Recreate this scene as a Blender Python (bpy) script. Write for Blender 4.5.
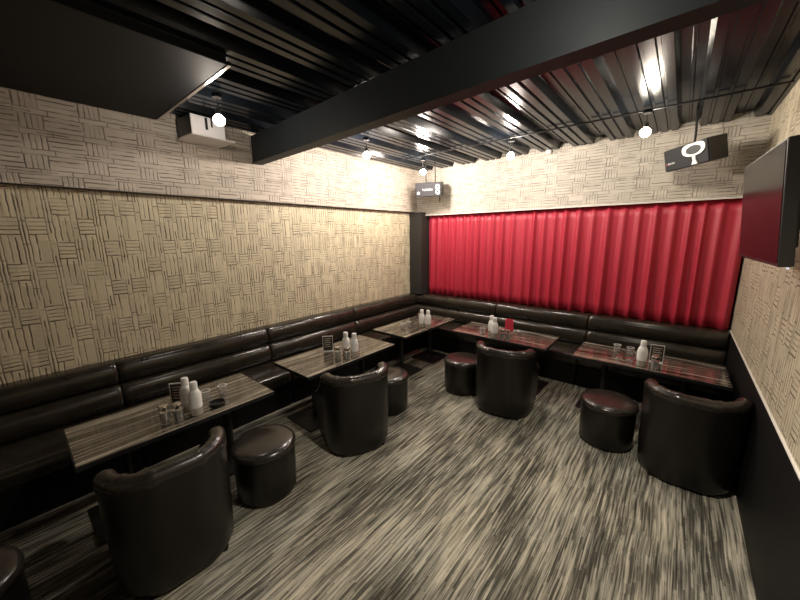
import bpy, bmesh, math, random
from mathutils import Vector, Matrix
random.seed(7)
PI = math.pi
S = bpy.context.scene
for o in list(bpy.data.objects): bpy.data.objects.remove(o)
C = S.collection

# ------------------------------------------------------------------ camera
cam_d = bpy.data.cameras.new('camera'); cam = bpy.data.objects.new('camera', cam_d); C.objects.link(cam)
cam_d.sensor_fit = 'HORIZONTAL'; cam_d.sensor_width = 36.0; cam_d.lens = 36.0 * 330.0 / 800.0
cam_d.clip_start = 0.02; cam_d.clip_end = 60
rx = (0.76564536, -0.11508722, 0.63288396)      # world X, Y, Z axes seen in camera space
ry = (0.64316022, 0.15454027, -0.74997482)
rz = (-0.01149353, 0.98126053, 0.19234256)
cam.matrix_world = Matrix(((rx[0], rx[1], rx[2], 0), (ry[0], ry[1], ry[2], 0), (rz[0], rz[1], rz[2], 1.87), (0, 0, 0, 1)))
S.camera = cam

# ------------------------------------------------------------------ world, exposure
W = bpy.data.worlds.new('world'); S.world = W; W.use_nodes = True
W.node_tree.nodes['Background'].inputs[0].default_value = (0.10, 0.11, 0.13, 1)
W.node_tree.nodes['Background'].inputs[1].default_value = 0.15
S.view_settings.view_transform = 'Standard'; S.view_settings.look = 'None'
S.view_settings.gamma = 1.0; S.view_settings.use_curve_mapping = False
S.view_settings.exposure = 0.08

# lamps: (x, y, z of bulb centre, watts, colour)
LAMPS = [
    (-2.80, 1.21, 2.75, 20, (1.0, 0.88, 0.76)),
    (-2.79, 2.76, 2.75, 140, (1.0, 0.87, 0.78)),
    (-2.92, 4.00, 2.75, 175, (1.0, 0.87, 0.76)),
    (-1.61, 3.90, 2.75, 120, (1.0, 0.90, 0.79)),
    (-0.36, 3.84, 2.75, 46, (1.0, 0.90, 0.74)),
    (-0.40, 1.42, 2.75, 16, (1.0, 0.91, 0.79)),
]

# ------------------------------------------------------------------ materials
def new_mat(name):
    m = bpy.data.materials.new(name); m.use_nodes = True
    nt = m.node_tree; b = nt.nodes['Principled BSDF']
    return m, nt, b
def lin(c): return tuple(c) + (1.0,)
def mat(name, col, rough=0.5, metal=0.0, spec=0.5, bump=0.0, bscale=60, var=0.08, coat=0.0, trans=0.0, emit=None, estr=0.0):
    m, nt, b = new_mat(name)
    b.inputs['Roughness'].default_value = rough; b.inputs['Metallic'].default_value = metal
    b.inputs['Specular IOR Level'].default_value = spec; b.inputs['Coat Weight'].default_value = coat
    b.inputs['Coat Roughness'].default_value = 0.1
    b.inputs['Transmission Weight'].default_value = trans
    tc = nt.nodes.new('ShaderNodeTexCoord'); nz = nt.nodes.new('ShaderNodeTexNoise')
    nz.inputs['Scale'].default_value = bscale; nz.inputs['Detail'].default_value = 4
    nt.links.new(tc.outputs['Object'], nz.inputs['Vector'])
    mx = nt.nodes.new('ShaderNodeMix'); mx.data_type = 'RGBA'
    mx.inputs['A'].default_value = lin([max(0, c * (1 - var)) for c in col]); mx.inputs['B'].default_value = lin([min(1, c * (1 + var)) for c in col])
    nt.links.new(nz.outputs['Fac'], mx.inputs['Factor']); nt.links.new(mx.outputs['Result'], b.inputs['Base Color'])
    if bump:
        bp = nt.nodes.new('ShaderNodeBump'); bp.inputs['Strength'].default_value = bump; bp.inputs['Distance'].default_value = 0.004
        nt.links.new(nz.outputs['Fac'], bp.inputs['Height']); nt.links.new(bp.outputs['Normal'], b.inputs['Normal'])
    if emit:
        b.inputs['Emission Color'].default_value = lin(emit); b.inputs['Emission Strength'].default_value = estr
    return m

class X:                                    # tiny expression helper on math nodes
    def __init__(s, nt, sock): s.nt = nt; s.k = sock
    def _op(s, op, a=None, b=None):
        n = s.nt.nodes.new('ShaderNodeMath'); n.operation = op
        for i, v in enumerate([s, a, b]):
            if v is None: continue
            if isinstance(v, X): s.nt.links.new(v.k, n.inputs[i])
            else: n.inputs[i].default_value = v
        return X(s.nt, n.outputs[0])
    def __add__(s, o): return s._op('ADD', o)
    def __sub__(s, o): return s._op('SUBTRACT', o)
    def __mul__(s, o): return s._op('MULTIPLY', o)
    def __truediv__(s, o): return s._op('DIVIDE', o)
    def floor(s): return s._op('FLOOR')
    def fract(s): return s._op('FRACT')
    def abs(s): return s._op('ABSOLUTE')
    def gt(s, o): return s._op('GREATER_THAN', o)
    def lt(s, o): return s._op('LESS_THAN', o)
    def max(s, o): return s._op('MAXIMUM', o)
    def min(s, o): return s._op('MINIMUM', o)
    def line(s, at, w):                     # 1 on the line, falls to 0 at distance w
        d = (s - at).abs() / w
        n = s.nt.nodes.new('ShaderNodeMath'); n.operation = 'SUBTRACT'; n.use_clamp = True
        n.inputs[0].default_value = 1.25; s.nt.links.new(d.k, n.inputs[1])
        return X(s.nt, n.outputs[0])
def comb(nt, a, b=None, c=None):
    n = nt.nodes.new('ShaderNodeCombineXYZ')
    for i, v in enumerate((a, b, c)):
        if isinstance(v, X): nt.links.new(v.k, n.inputs[i])
        elif v is not None: n.inputs[i].default_value = v
    return n.outputs[0]
def rnd(nt, a, b=0.0):
    n = nt.nodes.new('ShaderNodeTexWhiteNoise'); n.noise_dimensions = '3D'
    nt.links.new(comb(nt, a, b), n.inputs['Vector']); return X(nt, n.outputs['Value'])
def noise(nt, vec, scale, detail=2, rough=0.5):
    n = nt.nodes.new('ShaderNodeTexNoise'); n.inputs['Scale'].default_value = scale; n.inputs['Detail'].default_value = detail
    n.inputs['Roughness'].default_value = rough
    nt.links.new(vec, n.inputs['Vector']); return X(nt, n.outputs['Fac'])
def ramp(nt, fac, stops, interp='LINEAR'):
    r = nt.nodes.new('ShaderNodeValToRGB'); r.color_ramp.interpolation = interp
    els = r.color_ramp.elements
    while len(els) < len(stops): els.new(0.5)
    for e, (p, c) in zip(els, stops): e.position = p; e.color = lin(c)
    nt.links.new(fac.k, r.inputs[0]); return r.outputs[0]

def wallpaper(name, ua, va, paper=(0.52, 0.455, 0.35), P=0.14, Q=0.34, dark=(0.05, 0.03, 0.012), strength=1.0):
    m, nt, b = new_mat(name)
    tc = nt.nodes.new('ShaderNodeTexCoord'); sp = nt.nodes.new('ShaderNodeSeparateXYZ')
    nt.links.new(tc.outputs['Object'], sp.inputs[0])
    vec = tc.outputs['Object']
    wob = (noise(nt, vec, 16, 1) - 0.5) * 0.012
    wob2 = (noise(nt, vec, 23, 1) - 0.5) * 0.010
    u = X(nt, sp.outputs[ua]) + wob; v = X(nt, sp.outputs[va]) + wob2
    uu = u / P; c = uu.floor(); fu = uu.fract()
    r1 = rnd(nt, c, 3.0)
    vv = v / Q + r1.gt(0.5) * 0.47 + r1 * 0.12
    fv = vv.fract(); row = vv.floor()
    rb = rnd(nt, c, row + 0.37)
    WM = 0.72
    main = fu.lt(WM); H = fv.gt(0.64) * main; V = (fv.lt(0.64)) * main
    side = fu.gt(WM)
    wu = 0.0050 / P; wv = 0.0046 / Q
    k1 = rnd(nt, c + 0.1, row); k2 = rnd(nt, c + 0.2, row); k3 = rnd(nt, c + 0.3, row)
    lines = V * (fu.line(0.25, wu) * (k1 * 0.6 + 0.5) * fv.gt(0.05)).max(V * fu.line(0.50, wu) * k2.gt(0.25) * fv.lt(0.58))
    hl = fv.line(0.74, wv * 0.9).max(fv.line(0.82, wv * 0.9) * 0.7).max(fv.line(0.91, wv) * (k3 * 0.7 + 0.3))
    lines = lines.max(H * hl)
    lines = lines.max(main * fv.line(0.64, wv * 1.2)).max(main * (fv.line(0.995, wv).max(fv.line(0.0, wv))) * 0.8)
    lines = lines.max(fu.line(WM, wu) * (k2 * 0.5 + 0.4)).max(fu.line(0.0, wu).max(fu.line(1.0, wu)) * (k1 * 0.5 + 0.5))
    sv = (v / (Q * 0.5) + r1 * 3.1); k4 = rnd(nt, c, sv.floor())
    lines = lines.max(side * fu.line(0.85, wu) * k4.gt(0.45) * 0.9).max(side * sv.fract().line(0.5, wv * 2) * 0.8)
    fade = noise(nt, vec, 11, 2)
    dens = lines * ((fade - 0.26) * 3.4).max(0.2).min(1.0) * strength
    pt = rnd(nt, c * 3.0 + (fu * 3).floor(), row * 5.0 + (fv * 2).floor())
    fib = noise(nt, comb(nt, X(nt, sp.outputs[ua]) * 120, X(nt, sp.outputs[va]) * 8, 0), 1.0, 2)
    tone = pt * 0.35 + fib * 0.4 + noise(nt, vec, 2.0, 2) * 0.25
    colr = ramp(nt, tone, [(0.2, [x * 0.8 for x in paper]), (0.8, [min(1, x * 1.15) for x in paper])])
    mx = nt.nodes.new('ShaderNodeMix'); mx.data_type = 'RGBA'
    nt.links.new(dens.min(1.0).k, mx.inputs['Factor']); nt.links.new(colr, mx.inputs['A']); mx.inputs['B'].default_value = lin(dark)
    nt.links.new(mx.outputs['Result'], b.inputs['Base Color'])
    b.inputs['Roughness'].default_value = 0.62
    hgt = (dens * -1.0) + pt * 0.25 + fib * 0.08
    bp = nt.nodes.new('ShaderNodeBump'); bp.inputs['Strength'].default_value = 0.55; bp.inputs['Distance'].default_value = 0.005
    nt.links.new(hgt.k, bp.inputs['Height']); nt.links.new(bp.outputs['Normal'], b.inputs['Normal'])
    return m

def carpet_mat():
    m, nt, b = new_mat('carpet')
    tc = nt.nodes.new('ShaderNodeTexCoord'); sp = nt.nodes.new('ShaderNodeSeparateXYZ')
    nt.links.new(tc.outputs['Object'], sp.inputs[0]); vec = tc.outputs['Object']
    x = X(nt, sp.outputs[0]); y = X(nt, sp.outputs[1])
    bend = (noise(nt, vec, 1.8, 1) - 0.5) * 0.03
    xs = x + bend
    def layer(w, L, seed):
        c = (xs / w + seed).floor(); off = rnd(nt, c, seed)
        yy = (y / L + off * 7.0).floor()
        return rnd(nt, c, yy + seed)
    a = layer(0.011, 0.30, 1.3); c2 = layer(0.017, 0.17, 5.7); d = layer(0.006, 0.42, 9.1)
    fine = (noise(nt, comb(nt, xs * 72, y * 2.6, 1.0), 1.0, 2, 0.6) - 0.5) * 1.9 + 0.5
    fine2 = (noise(nt, comb(nt, xs * 140, y * 5, 4.0), 1.0, 1) - 0.5) * 1.6 + 0.5
    big = noise(nt, comb(nt, x * 2.6, y * 1.1, 0), 1.0, 2)
    t = a * 0.16 + c2 * 0.08 + d * 0.12 + fine * 0.40 + fine2 * 0.24
    t = t + (big - 0.5) * 0.62
    pile = noise(nt, vec, 260, 2)
    t = t + (pile - 0.5) * 0.25 - 0.035
    col = ramp(nt, t, [(0.20, (0.030, 0.027, 0.021)), (0.38, (0.085, 0.079, 0.062)), (0.49, (0.21, 0.197, 0.155)), (0.62, (0.37, 0.34, 0.265)), (0.85, (0.56, 0.51, 0.395))])
    teal = ramp(nt, noise(nt, comb(nt, x * 3.1, y * 1.7, 7.7), 1.0, 2), [(0.45, (1, 1, 1)), (0.62, (0.92, 0.95, 0.98))])
    mx = nt.nodes.new('ShaderNodeMix'); mx.data_type = 'RGBA'; mx.blend_type = 'MULTIPLY'; mx.inputs['Factor'].default_value = 1
    nt.links.new(col, mx.inputs['A']); nt.links.new(teal, mx.inputs['B'])
    nt.links.new(mx.outputs['Result'], b.inputs['Base Color'])
    b.inputs['Roughness'].default_value = 0.95; b.inputs['Specular IOR Level'].default_value = 0.15
    bp = nt.nodes.new('ShaderNodeBump'); bp.inputs['Strength'].default_value = 0.6; bp.inputs['Distance'].default_value = 0.004
    nt.links.new((pile + a * 0.6).k, bp.inputs['Height']); nt.links.new(bp.outputs['Normal'], b.inputs['Normal'])
    return m

def striped_wood(name, axis_long):          # glossy streaked laminate, streaks along axis_long
    m, nt, b = new_mat(name)
    tc = nt.nodes.new('ShaderNodeTexCoord'); sp = nt.nodes.new('ShaderNodeSeparateXYZ')
    nt.links.new(tc.outputs['Object'], sp.inputs[0])
    l = X(nt, sp.outputs[axis_long]); s = X(nt, sp.outputs[1 - axis_long])
    w = noise(nt, comb(nt, l * 1.1, s * 26, 0), 1.0, 3, 0.6)
    w2 = noise(nt, comb(nt, l * 2.5, s * 110, 3.0), 1.0, 2)
    t = w * 0.75 + w2 * 0.25
    col = ramp(nt, t, [(0.38, (0.016, 0.013, 0.010)), (0.47, (0.055, 0.046, 0.035)), (0.54, (0.17, 0.148, 0.115)), (0.63, (0.40, 0.36, 0.29))])
    nt.links.new(col, b.inputs['Base Color'])
    b.inputs['Roughness'].default_value = 0.10; b.inputs['Specular IOR Level'].default_value = 0.9
    b.inputs['Coat Weight'].default_value = 0.6; b.inputs['Coat Roughness'].default_value = 0.06
    return m

def leather_mat(name, col, rough=0.3, wrinkle=0.5, coat=0.0):
    m, nt, b = new_mat(name)
    tc = nt.nodes.new('ShaderNodeTexCoord'); vec = tc.outputs['Object']
    vo = nt.nodes.new('ShaderNodeTexVoronoi'); vo.inputs['Scale'].default_value = 180; nt.links.new(vec, vo.inputs['Vector'])
    big = noise(nt, vec, 9, 3)
    colr = ramp(nt, big, [(0.3, [x * 0.8 for x in col]), (0.7, [x * 1.2 for x in col])])
    nt.links.new(colr, b.inputs['Base Color'])
    rr = big * 0.14 + (rough - 0.07); nt.links.new(rr.k, b.inputs['Roughness'])
    b.inputs['Specular IOR Level'].default_value = 0.5
    b.inputs['Coat Weight'].default_value = coat; b.inputs['Coat Roughness'].default_value = 0.12
    h = X(nt, vo.outputs['Distance']) * 0.16 + big * wrinkle
    bp = nt.nodes.new('ShaderNodeBump'); bp.inputs['Strength'].default_value = 0.28; bp.inputs['Distance'].default_value = 0.006
    nt.links.new(h.k, bp.inputs['Height']); nt.links.new(bp.outputs['Normal'], b.inputs['Normal'])
    return m

M = {}
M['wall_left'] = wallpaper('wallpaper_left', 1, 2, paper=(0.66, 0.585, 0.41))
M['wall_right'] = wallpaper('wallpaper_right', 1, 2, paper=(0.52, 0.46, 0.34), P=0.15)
M['wall_back'] = wallpaper('wallpaper_back', 2, 0, paper=(0.56, 0.51, 0.44), strength=0.75)
M['wall_left_up'] = wallpaper('wallpaper_left_upper', 2, 1, paper=(0.55, 0.49, 0.41), strength=0.85)
M['wall_front'] = wallpaper('wallpaper_front', 0, 2)
M['carpet'] = carpet_mat()
M['deck'] = mat('painted_steel_deck', (0.005, 0.007, 0.010), 0.22, 0.0, 0.16, 0.12, 7)
M['beam'] = mat('painted_steel_beam', (0.026, 0.031, 0.034), 0.55, 0.0, 0.15, 0.2, 5)
M['black'] = mat('black_painted_panel', (0.006, 0.006, 0.006), 0.55, 0, 0.2)
M['column'] = mat('dark_grey_paint', (0.030, 0.028, 0.025), 0.6, 0, 0.3)
M['leather'] = leather_mat('black_leather', (0.0065, 0.0055, 0.0045), 0.33)
M['bench'] = leather_mat('dark_brown_leather', (0.026, 0.0215, 0.0155), 0.22, 0.08, 0.25)
M['rim'] = leather_mat('lighter_black_leather', (0.021, 0.0175, 0.014), 0.25, 0.35, 0.2)  # lighter than the shell leather; for rims and seat cushions
M['wood_y'] = striped_wood('streaked_laminate_lengthwise', 1)
M['wood_x'] = striped_wood('streaked_laminate', 0)
M['iron'] = mat('black_cast_iron', (0.012, 0.012, 0.012), 0.38, 0.2, 0.5, 0.2, 90)
M['curtain'] = mat('red_velour', (0.46, 0.026, 0.053), 0.45, 0, 0.5, 0.3, 130, 0.12)
M['trim_white'] = mat('pale_trim', (0.72, 0.69, 0.63), 0.45)
M['plastic_black'] = mat('black_plastic', (0.012, 0.012, 0.013), 0.38)
M['grille'] = mat('dark_speaker_cloth', (0.035, 0.035, 0.038), 0.8, 0, 0.3, 0.5, 400)
M['grille_lit'] = mat('lamplit_speaker_cloth', (0.88, 0.86, 0.87), 0.7, 0, 0.3, 0.5, 300)  # lamp glare on the left speaker's front, put into a near-white colour
M['white'] = mat('white_plastic', (0.82, 0.82, 0.80), 0.35)
M['silver'] = mat('silver_plastic', (0.75, 0.75, 0.73), 0.3, 0.3)
M['chrome'] = mat('brushed_chrome', (0.72, 0.71, 0.69), 0.18, 1.0)
M['cone'] = mat('speaker_cone', (0.02, 0.025, 0.027), 0.3)
M['screen'] = mat('television_glass', (0.006, 0.006, 0.007), 0.22, 0, 0.15)
M['glass'] = mat('clear_glass', (0.92, 0.93, 0.92), 0.03, 0, 0.5, trans=0.9)
M['bottle'] = mat('frosted_plastic', (0.86, 0.87, 0.84), 0.3, trans=0.1)
M['label'] = mat('white_label', (0.88, 0.88, 0.85), 0.5)
M['liquid'] = mat('clear_liquid_base', (0.62, 0.60, 0.52), 0.15, trans=0.5)
M['brown'] = mat('brown_wooden_mill', (0.16, 0.09, 0.05), 0.4)
M['redcard'] = mat('red_card', (0.65, 0.05, 0.09), 0.3)
M['card'] = mat('dark_printed_card', (0.05, 0.042, 0.034), 0.25)
M['cardtext'] = mat('pale_print', (0.55, 0.50, 0.42), 0.4)
M['bulb'] = mat('glowing_bulb', (1, 1, 1), 0.3, emit=(1.0, 0.88, 0.75), estr=30)
M['led'] = mat('standby_light', (0.6, 0.7, 0.8), 0.3, emit=(0.6, 0.75, 1.0), estr=1.5)
M['duct'] = mat('dark_painted_box', (0.005, 0.006, 0.008), 0.6, 0, 0.2, 0.1, 8)

# ------------------------------------------------------------------ mesh helpers
def bm_(): return bmesh.new()
def put(name, bm, m, parent=None, smooth=False, loc=None, rotz=0, angle=0.6):
    me = bpy.data.meshes.new(name); bmesh.ops.recalc_face_normals(bm, faces=bm.faces); bm.to_mesh(me); bm.free()
    me.materials.append(m)
    o = bpy.data.objects.new(name, me); C.objects.link(o)
    if parent is not None: o.parent = parent
    if loc: o.location = loc
    o.rotation_euler[2] = rotz
    if smooth:
        for p in me.polygons: p.use_smooth = True
        try:
            me.set_sharp_from_angle(angle=angle)
        except Exception: pass
    return o
def box(bm, x0, x1, y0, y1, z0, z1, bev=0.0, seg=2):
    t = bmesh.new()
    bmesh.ops.create_cube(t, size=1)
    for v in t.verts:
        v.co = Vector(((x0 + x1) / 2 + v.co.x * (x1 - x0), (y0 + y1) / 2 + v.co.y * (y1 - y0), (z0 + z1) / 2 + v.co.z * (z1 - z0)))
    if bev > 0: bmesh.ops.bevel(t, geom=list(t.edges), offset=bev, segments=seg, profile=0.5, affect='EDGES')
    me = bpy.data.meshes.new('t'); t.to_mesh(me); t.free(); bm.from_mesh(me); bpy.data.meshes.remove(me)
    return bm
def lathe(bm, prof, cx=0, cy=0, n=40, z0=0.0, cap=True):
    rings = []
    for r, z in prof:
        rings.append([bm.verts.new((cx + r * math.cos(2 * PI * i / n), cy + r * math.sin(2 * PI * i / n), z0 + z)) for i in range(n)])
    for a, b in zip(rings, rings[1:]):
        for i in range(n): bm.faces.new((a[i], a[(i + 1) % n], b[(i + 1) % n], b[i]))
    if cap:
        bm.faces.new(rings[0][::-1]); bm.faces.new(rings[-1])
    return bm
def tube(bm, pts, r, n=10):
    pts = [Vector(p) for p in pts]; rings = []
    for i, p in enumerate(pts):
        d = (pts[min(i + 1, len(pts) - 1)] - pts[max(i - 1, 0)]).normalized()
        up = Vector((0, 0, 1)) if abs(d.z) < 0.9 else Vector((1, 0, 0))
        a = d.cross(up).normalized(); b = a.cross(d)
        rings.append([bm.verts.new(p + a * (r * math.cos(2 * PI * k / n)) + b * (r * math.sin(2 * PI * k / n))) for k in range(n)])
    for a, b in zip(rings, rings[1:]):
        for k in range(n): bm.faces.new((a[k], a[(k + 1) % n], b[(k + 1) % n], b[k]))
    bm.faces.new(rings[0][::-1]); bm.faces.new(rings[-1])
    return bm
def loft(bm, rings, closed_path=False, cap=True):
    R = [[bm.verts.new(p) for p in ring] for ring in rings]; n = len(R[0])
    m = len(R)
    for i in range(m if closed_path else m - 1):
        a = R[i]; b = R[(i + 1) % m]
        for k in range(n): bm.faces.new((a[k], a[(k + 1) % n], b[(k + 1) % n], b[k]))
    if cap and not closed_path:
        bm.faces.new(R[0][::-1]); bm.faces.new(R[-1])
    return bm
def extrude_poly(bm, pts, axis, d0, d1):    # pts are 2-D, extruded along axis
    def P(p, d):
        return {0: (d, p[0], p[1]), 1: (p[0], d, p[1]), 2: (p[0], p[1], d)}[axis]
    return loft(bm, [[P(p, d0) for p in pts], [P(p, d1) for p in pts]])
def set_(o, label=None, cat=None, group=None, kind=None):
    if label: o['label'] = label
    if cat: o['category'] = cat
    if group: o['group'] = group
    if kind: o['kind'] = kind
    return o
def thing(name, label, cat, loc=(0, 0, 0), rotz=0, group=None):
    o = bpy.data.objects.new(name, None); C.objects.link(o); o.empty_display_size = 0.1
    o.location = loc; o.rotation_euler = (0, 0, rotz)
    return set_(o, label, cat, group)
def struct(name, bm, m, smooth=False): return set_(put(name, bm, m, None, smooth), kind='structure')
def dup(root, loc, rotz, label, group=None):
    r = root.copy(); C.objects.link(r); r.location = loc; r.rotation_euler = (0, 0, rotz); r['label'] = label
    if group: r['group'] = group
    for ch in list(root.children):
        c = ch.copy(); C.objects.link(c); c.parent = r
        for g in ch.children:
            d = g.copy(); C.objects.link(d); d.parent = c
    return r

# ------------------------------------------------------------------ room
XL, XR, YB, YF = -3.76, 0.52, 4.93, -2.6
ZC = 2.95                      # lowest line of the deck
XU, YU = -3.70, 4.88           # faces of the upper wall bands
struct('floor', box(bm_(), XL - .2, XR + .2, YF - .2, YB + .3, -0.1, 0.0), M['carpet'])
struct('wall_left', box(bm_(), XL - .2, XL, YF, YB + .2, 0, 3.2), M['wall_left'])
ZSL, ZSB = 2.268, 2.205
struct('wall_left_upper', box(bm_(), XL + .0005, XU, YF, YB + .1, ZSL, 3.2), M['wall_left_up'])
struct('wall_back', box(bm_(), XL, XR, YB + .13, YB + .3, 0, 3.2), M['black'])
struct('wall_back_upper', box(bm_(), XU, XR, YU, YB + .12, ZSB, 3.2), M['wall_back'])
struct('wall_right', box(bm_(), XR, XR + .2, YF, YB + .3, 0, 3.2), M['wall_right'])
struct('wall_front', box(bm_(), XL - .2, XR + .2, YF - .2, YF, 0, 3.2), M['wall_front'])
struct('trim_1', box(bm_(), XU + .001, XR, YU - .012, YU - .0005, ZSB - .005, ZSB + .012), M['trim_white'])
struct('trim_2', box(bm_(), XR - .012, XR - .0005, YF, YB, 0.8125, 0.820), M['trim_white'])
struct('wall_right_dado', box(bm_(), XR - .010, XR - .0003, YF, YB, 0.0, 0.812), M['black'])
struct('trim_3', box(bm_(), XL + .0006, XU, YF, YB, ZSL - .008, ZSL - .0006), M['column'])
struct('wall_corner', box(bm_(), XL + .001, -3.50, 4.74, YB + .12, 0.817, ZSL - .009, .004, 1), M['column'])

# corrugated steel deck: ribs run along y
def deck():
    bm = bm_(); per = 0.40; prof = []; x = XL - 0.4 + 0.02
    while x < XR + 0.5:
        for dx, z in ((0, ZC + .065), (.050, ZC + .065), (.056, ZC + .055), (.070, ZC + .055), (.076, ZC + .065), (.125, ZC + .065), (.150, ZC), (.200, ZC), (.206, ZC + .016), (.226, ZC + .016), (.232, ZC), (.288, ZC), (.294, ZC + .016), (.314, ZC + .016), (.320, ZC), (.375, ZC)):
            prof.append((x + dx, z))
        x += per
    prof.append((x, ZC + .065))
    lo = [bm.verts.new((px, YF, pz)) for px, pz in prof]; hi = [bm.verts.new((px, YB + .1, pz)) for px, pz in prof]
    lt = [bm.verts.new((px, YF, 3.12)) for px, pz in prof]; ht = [bm.verts.new((px, YB + .1, 3.12)) for px, pz in prof]
    for i in range(len(prof) - 1):
        bm.faces.new((lo[i], lo[i + 1], hi[i + 1], hi[i])); bm.faces.new((lt[i], ht[i], ht[i + 1], lt[i + 1]))
        bm.faces.new((lo[i], lt[i], lt[i + 1], lo[i + 1])); bm.faces.new((hi[i], hi[i + 1], ht[i + 1], ht[i]))
    bm.faces.new((lo[0], hi[0], ht[0], lt[0])); bm.faces.new((lo[-1], lt[-1], ht[-1], hi[-1]))
    return bm
struct('ceiling', deck(), M['deck'])

# big steel beam across the room, slightly askew
def beam():
    bm = bm_()
    sec = [(-.06, 2.66), (.06, 2.66), (.06, 2.675), (.012, 2.69), (.012, 2.94), (-.045, 2.94), (-.045, 2.672), (-.06, 2.668)]
    r = []
    for x, yc in ((XU + .0, 1.955), (XR + .0, 1.78)):
        r.append([(x, yc + p[0], p[1]) for p in sec])
    return loft(bm, r)
struct('ceiling_beam', beam(), M['beam'])
def box_beam(name, x0, x1, y0, y1, z0, z1, m): return struct(name, box(bm_(), x0, x1, y0, y1, z0, z1, .004, 1), m)

# ------------------------------------------------------------------ curtain
def curtain():
    bm = bm_(); x0, x1 = -3.48, XR - .02; n = 720; z0, z1 = 0.818, ZSB - .001
    rows = 10; rnd_ = random.Random(3)
    folds = []; x = x0
    while x < x1:
        w = rnd_.uniform(.10, .18); folds.append((x, w, rnd_.uniform(.5, 1.0), rnd_.uniform(-.03, .03))); x += w
    def depth(x, t):
        for fx, w, a, s in folds:
            xs = x - s * t
            if fx <= x < fx + w:
                u = (x - fx) / w
                u = min(1, max(0, u + s * t * 2 * math.sin(PI * u)))
                return a * (0.5 - 0.5 * math.cos(2 * PI * (u ** 1.3))) ** 1.7
        return 0
    front, back = [], []
    for j in range(rows + 1):
        t = j / rows; z = z1 + (z0 - z1) * t
        fr, bk = [], []
        for i in range(n + 1):
            x = x0 + (x1 - x0) * i / n
            d = depth(x, t) * (.034 + .040 * t)
            y = YB + .030 - d
            fr.append(bm.verts.new((x, y, z))); bk.append(bm.verts.new((x, y + .006, z)))
        front.append(fr); back.append(bk)
    for j in range(rows):
        for i in range(n):
            bm.faces.new((front[j][i], front[j][i + 1], front[j + 1][i + 1], front[j + 1][i]))
            bm.faces.new((back[j][i], back[j + 1][i], back[j + 1][i + 1], back[j][i + 1]))
    for i in range(n):
        bm.faces.new((front[0][i], back[0][i], back[0][i + 1], front[0][i + 1]))
        bm.faces.new((front[-1][i], front[-1][i + 1], back[-1][i + 1], back[-1][i]))
    for j in range(rows):
        bm.faces.new((front[j][0], front[j + 1][0], back[j + 1][0], back[j][0]))
        bm.faces.new((front[j][-1], back[j][-1], back[j + 1][-1], front[j + 1][-1]))
    return bm
o = put('curtain', curtain(), M['curtain'], None, True, angle=3.0)
set_(o, 'wide pleated red curtain hung along the back wall above the bench', 'curtain')

# ------------------------------------------------------------------ benches
# profile across the bench: d = distance from the wall plane, z
D = 0.60
def roll(d0, d1, z0, z1, bulge=.03, n=8):    # a padded slab, rounded on its front and top
    pts = [(d0, z0), (d1 - .02, z0)]
    for i in range(n + 1):
        t = i / n; a = -PI / 2 + PI * t
        pts.append((d1 - bulge + bulge * math.cos(a), z0 + .005 + (z1 - z0 - .01) * (0.5 + 0.5 * math.sin(a))))
    pts += [(d0, z1)]
    return pts
def prof_base(): return [(0.005, 0.0), (D - .02, 0.0), (D - .02, 0.265), (0.005, 0.265)]
def prof_seat():
    pts = [(0.005, 0.266), (D - .01, 0.266)]
    for i in range(9):
        a = -PI / 2 + PI * i / 8
        if a < 0: pts.append((D - .02 + .02 * math.cos(a), 0.300 + .03 * math.sin(a)))
        else: pts.append((D - .045 + .045 * math.cos(a), 0.355 + .045 * math.sin(a)))
    return pts + [(0.005, 0.400)]
def prof_low():
    pts = [(0.005, .401), (.17, .401)]
    for i in range(11):
        a = -PI / 2 + PI * i / 10
        pts.append((.135 + .06 * math.cos(a), .510 + .104 * math.sin(a)))
    return pts + [(0.005, .615)]
def prof_up():
    pts = [(0.005, .616), (.12, .616)]
    for i in range(11):
        a = -PI / 2 + PI * i / 10
        pts.append((.100 + .06 * math.cos(a), .716 + .098 * math.sin(a)))
    return pts + [(0.005, .815)]
def bench_sweep(prof, path, gap, puff=0.0):
    """sweep the (d,z) profile along path: list of (point, inward normal); ends pull in a little so seams show"""
    bm = bm_(); rings = []
    P = []
    k = len(path)
    for i, (p, nrm) in enumerate(path): P.append((Vector(p), Vector(nrm)))
    # subdivide ends
    def ring(p, nrm, sc):
        zc = sum(z for d, z in prof) / len(prof)
        return [(p.x + nrm.x * (d if d < .02 else d - sc), p.y + nrm.y * (d if d < .02 else d - sc), z if d < .02 else zc + (z - zc) * (1 - sc * 1.2)) for d, z in prof]
    a, na = P[0]; b, nb = P[-1]
    da = (P[1][0] - a).normalized(); db = (P[-2][0] - b).normalized()
    rings.append(ring(a + da * gap, na, .020)); rings.append(ring(a + da * (gap + .006), na, .009)); rings.append(ring(a + da * (gap + .02), na, .002)); rings.append(ring(a + da * (gap + .05), na, 0))
    for p, nrm in P[1:-1]: rings.append(ring(p, nrm, 0))
    rings.append(ring(b + db * (gap + .05), nb, 0)); rings.append(ring(b + db * (gap + .02), nb, .002)); rings.append(ring(b + db * (gap + .006), nb, .009)); rings.append(ring(b + db * gap, nb, .020))
    return loft(bm, rings)
def bench(name, path, label, group, org):
    t = thing(name, label, 'bench', org, 0, group)
    path = [((p[0] - org[0], p[1] - org[1], 0), n) for p, n in path]
    put('base', bench_sweep(prof_base(), path, 0.0015), M['black'], t)
    put('seat_cushion', bench_sweep(prof_seat(), path, .0015), M['bench'], t, True, angle=1.2)
    put('lower_back_cushion', bench_sweep(prof_low(), path, .0015), M['bench'], t, True, angle=1.2)
    put('upper_back_cushion', bench_sweep(prof_up(), path, .0015), M['bench'], t, True, angle=1.2)
    return t
G = 'dark leather bench sections around the walls'
nL = (1, 0, 0); nB = (0, -1, 0)
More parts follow.
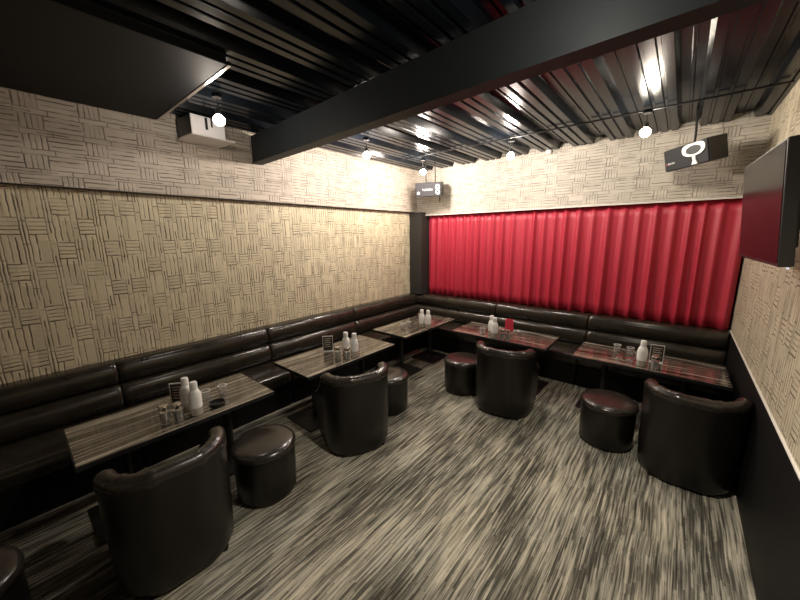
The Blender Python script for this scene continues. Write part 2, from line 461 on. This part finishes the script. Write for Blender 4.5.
seams = [-2.27, -.90, .48, 1.86, 3.23]
labs = ['',
        'bench section of the left wall at the left photo edge, nearest the camera',
        'bench section at the left wall behind the nearest table with bottles',
        'bench section at the left wall behind the second table from the camera']
for i in range(4):
    if i == 0: continue
    y0, y1 = seams[i], seams[i + 1]
    bench('bench_section', [((XL, y0, 0), nL), ((XL, y1, 0), nL)], labs[i], G, (XL, (y0 + y1) / 2, 0))
# corner section turns from the left wall to the back wall
yw = YB
dg = (1, -1, 0)
bench('corner_bench', [((XL, 3.23, 0), nL), ((XL, yw, 0), dg), ((-2.10, yw, 0), nB)],
      'L-shaped dark leather bench section in the corner beside the dark column', G, (XL, yw, 0))
bench('bench_section', [((-2.10, yw, 0), nB), ((-.82, yw, 0), nB)], 'bench section under the red curtain, in the middle of the back wall', G, (-1.46, yw, 0))
bench('bench_section', [((-.82, yw, 0), nB), ((XR - .012, yw, 0), nB)], 'bench section under the red curtain, at its right end by the right wall', G, (-.15, yw, 0))

# ------------------------------------------------------------------ tables
def make_table(name, label, wood, lx, ly, ped, along):
    t = thing(name, label, 'table', (0, 0, 0), 0, 'low streaked tables with black pedestals')
    put('tabletop', box(bm_(), -lx / 2 + .004, lx / 2 - .004, -ly / 2 + .004, ly / 2 - .004, .572, .600, .003, 1), wood, t)
    bm = bm_()
    box(bm, -lx / 2, lx / 2, -ly / 2, -ly / 2 + .0039, .570, .5985); box(bm, -lx / 2, lx / 2, ly / 2 - .0039, ly / 2, .570, .5985)
    box(bm, -lx / 2, -lx / 2 + .0039, -ly / 2 + .004, ly / 2 - .004, .570, .5985); box(bm, lx / 2 - .0039, lx / 2, -ly / 2 + .004, ly / 2 - .004, .570, .5985)
    put('edge_band', bm, M['plastic_black'], t)
    for (px, py) in ped:
        bm = bm_(); lathe(bm, [(.030, .022), (.030, .560)], px, py, 24)
        co = put('column', bm, M['iron'], t, True)
        bm = bm_(); 
        if along == 'y': box(bm, px - .20, px + .20, py - .03, py + .03, .548, .571, .003, 1)
        else: box(bm, px - .03, px + .03, py - .20, py + .20, .548, .571, .003, 1)
        put('support_arm', bm, M['iron'], t)
        bm = bm_(); box(bm, px - .215, px + .215, py - .215, py + .215, 0.001, .014, .005, 2); lathe(bm, [(.06, .014), (.035, .030)], px, py, 24)
        put('base_plate', bm, M['iron'], co)
    return t
TZ = 0.600
ty = make_table('low_table', 'low streaked table nearest the camera at the left wall, behind the largest armchair', M['wood_y'], .61, 1.21, [(.02, -.36), (.02, .32)], 'y')
ty.location = (-2.775, .675, 0)
dup(ty, (-2.775, 2.22, 0), 0, 'low streaked table at the middle of the left wall, between two round stools')
dup(ty, (-2.83, 3.71, 0), 0, 'low streaked table in the far corner by the dark column')
dup(ty, (-2.76, -.94, 0), 0, 'low table at the lower left edge, only its base plate showing on the floor')
tx = make_table('low_table', 'low streaked table reflecting red, under the middle of the curtain', M['wood_x'], 1.22, .59, [(-.33, -.02), (.33, -.02)], 'x')
tx.location = (-1.635, 4.02, 0)
dup(tx, (-.145, 4.00, 0), 0, 'low streaked table reflecting red, at the right wall behind the rightmost armchair')

# ------------------------------------------------------------------ tub armchair; faces -y locally
def U_path(hw, dp, r, n=14):                 # from the front of the left arm round the back to the right arm
    pts = [(-hw, -dp / 2), (-hw, -dp / 4), (-hw, 0)]
    c = dp / 2 - r
    for i in range(n + 1):
        a = PI - (PI / 2) * i / n; pts.append((-hw + r + r * math.cos(a), c + r * math.sin(a)))
    for i in range(1, n):
        pass
    for i in range(n + 1):
        a = PI / 2 - (PI / 2) * i / n; pts.append((hw - r + r * math.cos(a), c + r * math.sin(a)))
    pts += [(hw, 0), (hw, -dp / 4), (hw, -dp / 2)]
    return pts
def make_chair(label):
    t = thing('tub_armchair', label, 'armchair', (0, 0, 0), 0, 'black leather tub armchairs')
    hw, dp, th = .30, .52, .080
    path = U_path(hw, dp, .24)
    N = len(path)
    def nrm(i):
        a = Vector(path[max(0, i - 1)]); b = Vector(path[min(N - 1, i + 1)]); d = (b - a).normalized()
        return Vector((d.y, -d.x))           # points inwards
    def top(i):                              # rim height: high at the back, falling along the arms
        y = path[i][1]; u = min(1, max(0, (y + dp / 2) / (dp * .62)))
        return .50 + .235 * (u * u * (3 - 2 * u))
    rings = []; rim = []; pip = []
    for i, p in enumerate(path):
        n = nrm(i); P = Vector(p); h = top(i); ring = []
        # outside wall leans in towards the floor
        for s, z in ((.030, .022), (.012, .06), (.004, .22), (0, h - .06), (.0, h - .05)):
            q = P + n * s; ring.append((q.x, q.y, z))
        for s, z in ((th, h - .05), (th, h - .08), (th, .20), (th, .022)):
            q = P + n * s; ring.append((q.x, q.y, z))
        rings.append(ring)
        rr = []; cxx = P + n * (th / 2)
        wr = .0025 * math.sin(i * 2.3) + .002 * math.sin(i * 5.1)
        for k in range(12):
            a = 2 * PI * k / 12; q = cxx + n * ((th / 2 + .006 + wr) * math.cos(a)); rr.append((q.x, q.y, h - .043 + (.046 + wr) * math.sin(a)))
        rim.append(rr)
        q = P + n * .028; pip.append((q.x, q.y, .024))
    put('shell', loft(bm_(), rings), M['leather'], t, True, angle=.9)
    put('rim', loft(bm_(), rim), M['rim'], t, True, angle=1.4)
    # seat cushion
    bm = bm_(); inner = []
    for i, p in enumerate(path):
        n = nrm(i); q = Vector(p) + n * (th + .002); inner.append((q.x, q.y))
    poly = [(a, b) for a, b in inner]; poly[0] = (poly[0][0], -dp / 2 - .01); poly[-1] = (poly[-1][0], -dp / 2 - .01)
    def shrink(s): 
        return [(x * (1 - s / .22), (y) * (1 - s / .26)) for x, y in poly]
    loft(bm, [[(x, y, .27) for x, y in shrink(.004)], [(x, y, .40) for x, y in shrink(0)], [(x, y, .42) for x, y in shrink(.012)], [(x, y, .43) for x, y in shrink(.04)]])
    put('seat_cushion', bm, M['rim'], t, True, angle=.9)
    bm = bm_(); loft(bm, [[(x, y, .03) for x, y in shrink(.006)], [(x, y, .268) for x, y in shrink(.006)]])
    put('seat_base', bm, M['leather'], t)
    for sx in (-1, 1):
        for sy in (-1, 1):
            put('foot', lathe(bm_(), [(.018, 0), (.022, .024)], sx * .19, sy * .19 + (.0 if sy < 0 else -.02), 16), M['iron'], t, True)
    return t
ch = make_chair('largest tub armchair, nearest the camera, back to it, at the nearest table')
ch.location = (-2.10, .410, 0); ch.rotation_euler[2] = -PI / 2 - .06
dup(ch, (-2.11, 1.85, 0), -PI / 2 - .40, 'tub armchair standing before the second table of the left wall, between two stools')
dup(ch, (-1.295, 3.26, 0), .12, 'tub armchair facing the middle table under the red curtain, back to the camera')
dup(ch, (.205, 3.18, 0), .03, 'rightmost tub armchair, close to the right wall, in deep shade')
for o in list(bpy.data.objects):
    if o.name.startswith('tub_armchair') and abs(o.location.y - 3.3) < .2: pass
# the local chair opens towards -y, so turn those at the back tables to face +y
for o in C.objects:
    if o.name.startswith('tub_armchair') and o.location.y > 3: o.rotation_euler[2] += PI

# ------------------------------------------------------------------ round stools
def make_stool(label):
    t = thing('round_stool', label, 'stool', (0, 0, 0), 0, 'round black leather stools')
    put('body', lathe(bm_(), [(.200, .022), (.208, .035), (.212, .20), (.214, .355)], n=56), M['leather'], t, True)
    sc = put('seat_cushion', lathe(bm_(), [(.214, .356), (.222, .364), (.224, .378), (.219, .395), (.204, .409), (.17, .416), (.10, .420), (.03, .421)], n=56), M['rim'], t, True, angle=1.4)
    put('seam', lathe(bm_(), [(.213, .351), (.2175, .3525), (.2175, .3575), (.213, .359)], n=56), M['leather'], sc, True)
    for k in range(4):
        a = PI / 4 + k * PI / 2
        put('foot', lathe(bm_(), [(.014, 0), (.018, .024)], .15 * math.cos(a), .15 * math.sin(a), 12), M['iron'], t, True)
    return t
st = make_stool('large round stool right beside the nearest armchair'); st.location = (-2.185, 1.015, 0)
dup(st, (-2.27, 2.475, 0), .3, 'round stool partly hidden behind the armchair of the second left-wall table')
dup(st, (-1.865, 3.37, 0), .6, 'smallest-looking round stool, left of the armchair before the middle curtain table')
dup(st, (-.335, 3.285, 0), .2, 'round stool left of the rightmost armchair')
dup(st, (-2.235, -.385, 0), .8, 'round stool cut off by the lower left corner of the photo')

# ------------------------------------------------------------------ things on the tables
def make_bottle(label):
    t = thing('dispenser_bottle', label, 'bottle', (0, 0, 0), 0, 'white capped dispenser bottles on the tables')
    put('body', lathe(bm_(), [(.041, .0605), (.041, .062), (.041, .150), (.038, .170), (.028, .190), (.019, .198)], n=32), M['bottle'], t, True)
    put('clear_base', lathe(bm_(), [(.034, 0), (.0415, .007), (.0405, .030), (.041, .060)], n=32), M['liquid'], t, True)
    put('label_wrap', lathe(bm_(), [(.0412, .070), (.0422, .071), (.0422, .152), (.0412, .153)], n=32), M['label'], t, True)
    put('cap', lathe(bm_(), [(.025, .1985), (.025, .244), (.022, .252), (.012, .255)], n=28), M['white'], t, True)
    return t
def make_tumbler(label):
    t = thing('glass_tumbler', label, 'glass', (0, 0, 0), 0, 'small glass tumblers on the tables')
    put('body', lathe(bm_(), [(.026, 0), (.030, .004), (.034, .074), (.0315, .074), (.0275, .012), (.004, .010)], n=32), M['glass'], t, True)
    put('rim', lathe(bm_(), [(.0305, .0745), (.0305, .0795), (.0350, .0795), (.0350, .0745)], n=32, cap=False), M['silver'], t, True)
    return t
def make_jar(label):
    t = thing('lidded_jar', label, 'jar', (0, 0, 0), 0, 'small lidded jars on the tables')
    put('body', lathe(bm_(), [(.026, 0), (.030, .005), (.030, .095), (.026, .104)], n=28), M['glass'], t, True)
    put('contents', lathe(bm_(), [(.022, .012), (.024, .085)], n=24), M['chrome'], t, True)
    put('lid', lathe(bm_(), [(.031, .1045), (.031, .128), (.027, .136), (.010, .139)], n=28), M['chrome'], t, True)
    return t
def make_menu(label):
    t = thing('menu_stand', label, 'menu stand', (0, 0, 0), 0, 'small menu stands on the tables')
    def lean(y): return y
    put('foot', box(bm_(), -.055, .055, -.03, .03, 0, .008, .002, 1), M['silver'], t)
    cd = put('card', box(bm_(), -.050, .050, -.003, .003, .0085, .165, .001, 1), M['card'], t)
    bm = bm_()
    box(bm, -.056, -.0505, -.005, .005, .0085, .17); box(bm, .0505, .056, -.005, .005, .0085, .17); box(bm, -.056, .056, -.005, .005, .1705, .176)
    put('frame', bm, M['silver'], t)
    bm = bm_()
    for k in range(5): box(bm, -.036, .036 - .012 * (k % 2), -.0042, -.0032, .140 - k * .022, .147 - k * .022)
    put('print', bm, M['cardtext'], cd)
    return t
used = {}
def place(kind, maker, x, y, rz, label):
    if kind in used: return dup(used[kind], (x, y, TZ), rz, label)
    o = maker(label); o.location = (x, y, TZ); o.rotation_euler[2] = rz; used[kind] = o; return o
T = ['on the nearest left table', 'on the second left-wall table', 'on the far corner table', 'on the middle table under the curtain', 'on the rightmost table']
B = lambda x, y, l: place('bottle', make_bottle, x, y, 0, l)
B(-2.705, .715, 'white bottle beside the menu stand ' + T[0] + ', left of two'); B(-2.575, .730, 'white bottle nearest the camera ' + T[0] + ', right of two')
B(-2.660, 2.235, 'left white bottle of the pair ' + T[1]); B(-2.555, 2.262, 'right white bottle of the pair ' + T[1])
B(-2.655, 3.615, 'left white bottle of the pair ' + T[2]); B(-2.565, 3.640, 'right white bottle of the pair ' + T[2])
B(-1.738, 3.875, 'white bottle standing slightly behind another ' + T[3]); B(-1.665, 3.800, 'front white bottle of two ' + T[3])
B(-.165, 3.815, 'single white bottle ' + T[4])
G_ = lambda x, y, l: place('glass', make_tumbler, x, y, 0, l)
G_(-2.76, .860, 'glass tumbler just right of the bottles ' + T[0]); G_(-2.755, .985, 'glass tumbler farthest right ' + T[0])
G_(-2.806, 3.385, 'left glass tumbler ' + T[2]); G_(-2.804, 3.510, 'right glass tumbler ' + T[2])
G_(-1.846, 3.835, 'glass tumbler left of the bottles ' + T[3])
G_(-.403, 4.130, 'left glass tumbler of the rear pair ' + T[4]); G_(-.283, 4.110, 'right glass tumbler of the rear pair ' + T[4])
J = lambda x, y, l: place('jar', make_jar, x, y, 0, l)
J(-2.610, .545, 'left lidded jar of the pair ' + T[0]); J(-2.575, .618, 'right lidded jar of the pair, next to the bottles ' + T[0])
J(-2.627, 2.089, 'left lidded jar in front of the bottles ' + T[1]); J(-2.535, 2.140, 'right lidded jar in front of the bottles ' + T[1])
J(-2.64, 2.37, 'lidded jar behind the right bottle ' + T[1])
J(-1.560, 3.775, 'left lidded jar in front of the red card ' + T[3]); J(-1.488, 3.790, 'right lidded jar in front of the red card ' + T[3])
J(-.062, 3.775, 'silver lidded jar before the menu stand ' + T[4])
Mn = lambda x, y, rz, l: place('menu', make_menu, x, y, rz, l)
Mn(-2.845, .70, .9, 'dark menu stand behind the bottles ' + T[0]); Mn(-2.905, 2.18, .9, 'dark menu stand left of the jars ' + T[1])
Mn(-.06, 4.02, .1, 'pale framed menu stand right of the bottle ' + T[4])
# pepper mill, red card, ashtrays
t = thing('pepper_mill', 'brown wooden mill left of the bottles on the far corner table', 'mill', (-2.765, 3.700, TZ))
put('body', lathe(bm_(), [(.024, 0), (.026, .008), (.018, .06), (.016, .10), (.021, .125)], n=24), M['brown'], t, True)
put('head', lathe(bm_(), [(.020, .1255), (.024, .145), (.020, .165), (.008, .173)], n=24), M['brown'], t, True)
t = thing('card_holder', 'red card in a clear stand behind the jars on the middle table under the curtain', 'card stand', (-1.555, 3.99, TZ), .1)
put('card', box(bm_(), -.052, .052, -.002, .002, .050, .215, .001, 1), M['redcard'], t)
put('holder', box(bm_(), -.055, .055, -.02, .02, 0, .0495, .002, 1), M['glass'], t)
ring = [(.045, 0), (.052, .004), (.055, .030), (.049, .030), (.045, .010), (.005, .009)]
o = put('ashtray', lathe(bm_(), ring, n=36), M['plastic_black'], None, True, loc=(-2.60, .880, TZ)); set_(o, 'flat round black ashtray at the front of the nearest left table', 'ashtray')
for i, (x, y, l) in enumerate([(-.350, 3.83, 'left low silver pot in front of the tumblers on the rightmost table'), (-.262, 3.83, 'right low silver pot in front of the tumblers on the rightmost table')]):
    t = thing('low_pot', l, 'pot', (x, y, TZ), 0, 'low silver pots on the rightmost table')
    put('body', lathe(bm_(), [(.026, 0), (.032, .006), (.032, .036), (.029, .040)], n=28), M['glass'], t, True)
    put('lid', lathe(bm_(), [(.0325, .0405), (.030, .052), (.010, .056)], n=28), M['chrome'], t, True)

# ------------------------------------------------------------------ ceiling lamps
def make_lamp(label, name='ceiling_lamp'):
    t = thing(name, label, 'lamp', (0, 0, 0), 0, 'bare bulb ceiling lamps')
    put('canopy', lathe(bm_(), [(.035, .150), (.035, .170), (.030, .180)], n=24), M['iron'], t, True)
    put('stem', lathe(bm_(), [(.006, .075), (.006, .150)], n=12), M['chrome'], t, True)
    put('socket', lathe(bm_(), [(.018, .034), (.020, .040), (.020, .074), (.010, .078)], n=20), M['iron'], t, True)
    so = t.children[-1]
    b = put('bulb', lathe(bm_(), [(.004, -.044), (.022, -.040), (.036, -.026), (.043, -.006), (.040, .010), (.028, .024), (.017, .033)], n=28), M['bulb'], so, True)
    return t
lampnames = ['glowing bulb lamp beside the speaker with the pale front at the left wall',
             'glowing bulb lamp under the deck over the second left-wall table',
             'glowing bulb lamp in the far corner, just above the small corner speaker',
             'glowing bulb lamp before the back wall, over the middle of the curtain',
             'glowing bulb lamp on the thin pipe, left of the right-hand speaker',
             'bulb lamp on the near side of the beam, above the top edge of the photo']
first = None
for (x, y, z, pw, colr), l in zip(LAMPS, lampnames):
    if first is None: first = make_lamp(l); first.location = (x, y, z)
    else: dup(first, (x, y, z), 0, l)
    ld = bpy.data.lights.new('bulb_light', 'POINT'); ld.energy = pw; ld.color = colr; ld.shadow_soft_size = .055
    lo = bpy.data.objects.new('bulb_light', ld); C.objects.link(lo); lo.location = (x, y, z - .005)

sd = bpy.data.lights.new('reflector_bulb_light', 'SPOT'); sd.energy = 195; sd.color = (1.0, .91, .79); sd.spot_size = math.radians(132); sd.spot_blend = 1.0; sd.shadow_soft_size = .055
so_ = bpy.data.objects.new('reflector_bulb_light', sd); C.objects.link(so_); so_.location = (-0.40, 1.42, 2.70)
# conduit carrying the lamps
bm = bm_(); tube(bm, [(-3.2, 3.86, 2.93), (XR - .03, 3.86, 2.93)], .008)
set_(put('conduit', bm, M['iron'], None, True), 'thin dark pipe running across under the deck before the back wall', 'pipe')

# ------------------------------------------------------------------ box at the upper left (ceiling mounted)
t = thing('ceiling_box', 'large dark box hung under the deck at the upper left', 'ceiling box', (-3.0, .1, 2.90))
put('body', box(bm_(), -.695, .76, -1.6, .95, .0, .049, .004, 1), M['duct'], t)
put('edge_highlight', box(bm_(), -.69, .77, .9505, .972, -.006, .02, .002, 1), M['chrome'], t)  # chrome strip added as the bright highlight along the box's far edge

# ------------------------------------------------------------------ loudspeakers
def letters(bm, x0, z0, h, n, y, seed):      # a row of small letter-like strokes
    r = random.Random(seed); x = x0; w = h * .55
    for k in range(n):
        hh = h * (1.35 if k == 0 or r.random() < .25 else 1.0)
        box(bm, x, x + w * .28, y - .0015, y, z0, z0 + hh)
        if r.random() < .8: box(bm, x + w * .28, x + w * .8, y - .0015, y, z0 + h * .78, z0 + h)
        if r.random() < .7: box(bm, x + w * .28, x + w * .8, y - .0015, y, z0, z0 + h * .2)
        if r.random() < .6: box(bm, x + w * .8, x + w * 1.0, y - .0015, y, z0, z0 + h)
        x += w * 1.35
    return bm
# right-hand speaker
t = thing('wall_speaker', 'wide black speaker with a white horn emblem, high right on the back wall', 'speaker', (-.035, 4.42, 2.60), 0, 'karaoke speakers')
t.rotation_euler = (math.radians(12), math.radians(-3), math.radians(-43))
put('cabinet', box(bm_(), -.22, .22, -.04, .15, -.105, .105, .008, 2), M['plastic_black'], t)
gr = put('grille', box(bm_(), -.215, .215, -.055, -.0405, -.100, .100, .005, 2), M['grille'], t)
EX = .095
def horn():
    outer = []; 
    for i in range(40):
        a = 2 * PI * i / 40; c, s = math.cos(a), math.sin(a)
        outer.append((EX + c * .108 * (1 + .16 * max(0, s)), .036 + s * .056 + .022 * max(0, s) * abs(c)))
    inner = [(EX + math.cos(2 * PI * i / 40) * .074, .036 + math.sin(2 * PI * i / 40) * .040) for i in range(40)]
    bm = bm_()
    rings = [[(p[0], -.058, p[1]) for p in outer], [(p[0], -.068, p[1]) for p in outer], [(p[0], -.068, p[1]) for p in inner], [(p[0], -.058, p[1]) for p in inner]]
    loft(bm, rings, closed_path=True)
    w = [(EX - .018, -.016), (EX + .014, -.016), (EX + .012, -.055), (EX + .026, -.096), (EX - .026, -.096), (EX - .012, -.055)]
    extrude_poly(bm, w, 1, -.068, -.058)
    return bm
he = put('horn_emblem', horn(), M['white'], t, True)
put('horn_mouth', extrude_poly(bm_(), [(EX + math.cos(2 * PI * i / 40) * .073, .036 + math.sin(2 * PI * i / 40) * .039) for i in range(40)], 1, -.061, -.0555), M['cone'], he)
put('lettering', letters(bm_(), -.175, -.040, .014, 7, -.0556, 3), M['silver'], gr)
put('red_mark', box(bm_(), -.195, -.186, -.0575, -.0556, -.042, -.028), M['redcard'], gr)
bm = bm_(); tube(bm, [(0, .06, .10), (0.0, .09, .22), (0, .12, .40)], .010)
put('hanger', bm, M['iron'], t, True)
# corner speaker
t = thing('wall_speaker', 'small black speaker with white figure-eight emblem hung in the far corner', 'speaker', (-3.16, 4.48, 2.575), 0, 'karaoke speakers')
t.rotation_euler = (math.radians(10), 0, math.radians(22))
put('cabinet', box(bm_(), -.21, .21, -.04, .16, -.105, .105, .010, 2), M['plastic_black'], t)
gr = put('grille', box(bm_(), -.205, .205, -.052, -.0405, -.100, .100, .005, 2), M['grille'], t)
def eight():
    bm = bm_()
    for zc in (.036, -.036):
        o_ = [(math.cos(2 * PI * i / 28) * .034, zc + math.sin(2 * PI * i / 28) * .038) for i in range(28)]
        n_ = [(math.cos(2 * PI * i / 28) * .016, zc + math.sin(2 * PI * i / 28) * .018) for i in range(28)]
        y1 = -.062 if zc > 0 else -.0615
        loft(bm, [[(p[0] + .155, -.0525, p[1]) for p in o_], [(p[0] + .155, y1, p[1]) for p in o_], [(p[0] + .155, y1, p[1]) for p in n_], [(p[0] + .155, -.0525, p[1]) for p in n_]], closed_path=True)
    return bm
put('horn_emblem', eight(), M['white'], t, True)
put('lettering', letters(bm_(), -.085, -.012, .024, 9, -.0525, 5), M['silver'], gr)
put('round_badge', extrude_poly(bm_(), [(-.155 + math.cos(2 * PI * i / 24) * .022, -.045 + math.sin(2 * PI * i / 24) * .022) for i in range(24)], 1, -.060, -.0525), M['silver'], t)
bm = bm_(); tube(bm, [(.10, .05, .08), (.10, .06, .37)], .008); tube(bm, [(-.05, .05, .08), (-.05, .06, .37)], .008)
put('hanger', bm, M['iron'], t, True)
bm = bm_(); tube(bm, [(.13, .15, -.08), (.14, .17, -.16), (.13, .16, -.20)], .009)
put('cable', bm, M['plastic_black'], t, True)
# left-wall speaker on its shelf
t = thing('wall_speaker', 'black speaker with a lamp-lit front coloured pale on a bracket high on the left wall', 'speaker', (-3.55, 1.36, 2.765), 0, 'karaoke speakers')
t.rotation_euler = (0, 0, math.radians(4))
put('cabinet', box(bm_(), -.13, .135, -.15, .15, 0.0, .172, .006, 2), M['plastic_black'], t)
fp = put('front_panel', box(bm_(), .1355, .150, -.146, .146, .004, .168, .003, 1), M['grille_lit'], t)
bm = bm_(); box(bm, .1505, .156, -.03, -.01, .06, .16); box(bm, .1505, .156, .02, .034, .09, .165)
put('panel_rib', bm, M['plastic_black'], fp)
bm = bm_(); box(bm, -.135, .20, -.17, .21, -.014, -.001, .002, 1)
put('bracket', bm, M['silver'], t)

# small sprinkler-like cap where wall meets deck
o = put('ceiling_sensor', lathe(bm_(), [(.022, -.045), (.034, -.038), (.036, -.010), (.030, .0)], n=24), M['white'], None, True, loc=(-1.48, 4.84, ZC)); set_(o, 'small round white sensor where the deck meets the back wall', 'sensor')

# ------------------------------------------------------------------ television on the right wall
t = thing('television', 'flat black television hung on the right wall near the curtain', 'television', (.298, 2.62, 1.985))
t.rotation_euler = (0, math.radians(-5), math.radians(3))
ho = put('housing', box(bm_(), -.004, .045, -.425, .425, -.275, .275, .006, 2), M['plastic_black'], t)
put('screen', box(bm_(), -.0065, -.0045, -.413, .413, -.257, .263), M['screen'], t)
put('rear_cover', box(bm_(), .0455, .080, -.30, .30, -.20, .18, .006, 1), M['plastic_black'], t)
put('bracket', box(bm_(), .0805, .19, -.15, .15, -.12, .12, .004, 1), M['iron'], t)
put('standby_light', lathe(bm_(), [(.004, -.285), (.005, -.2805)], .03, -.40, 12), M['led'], ho)
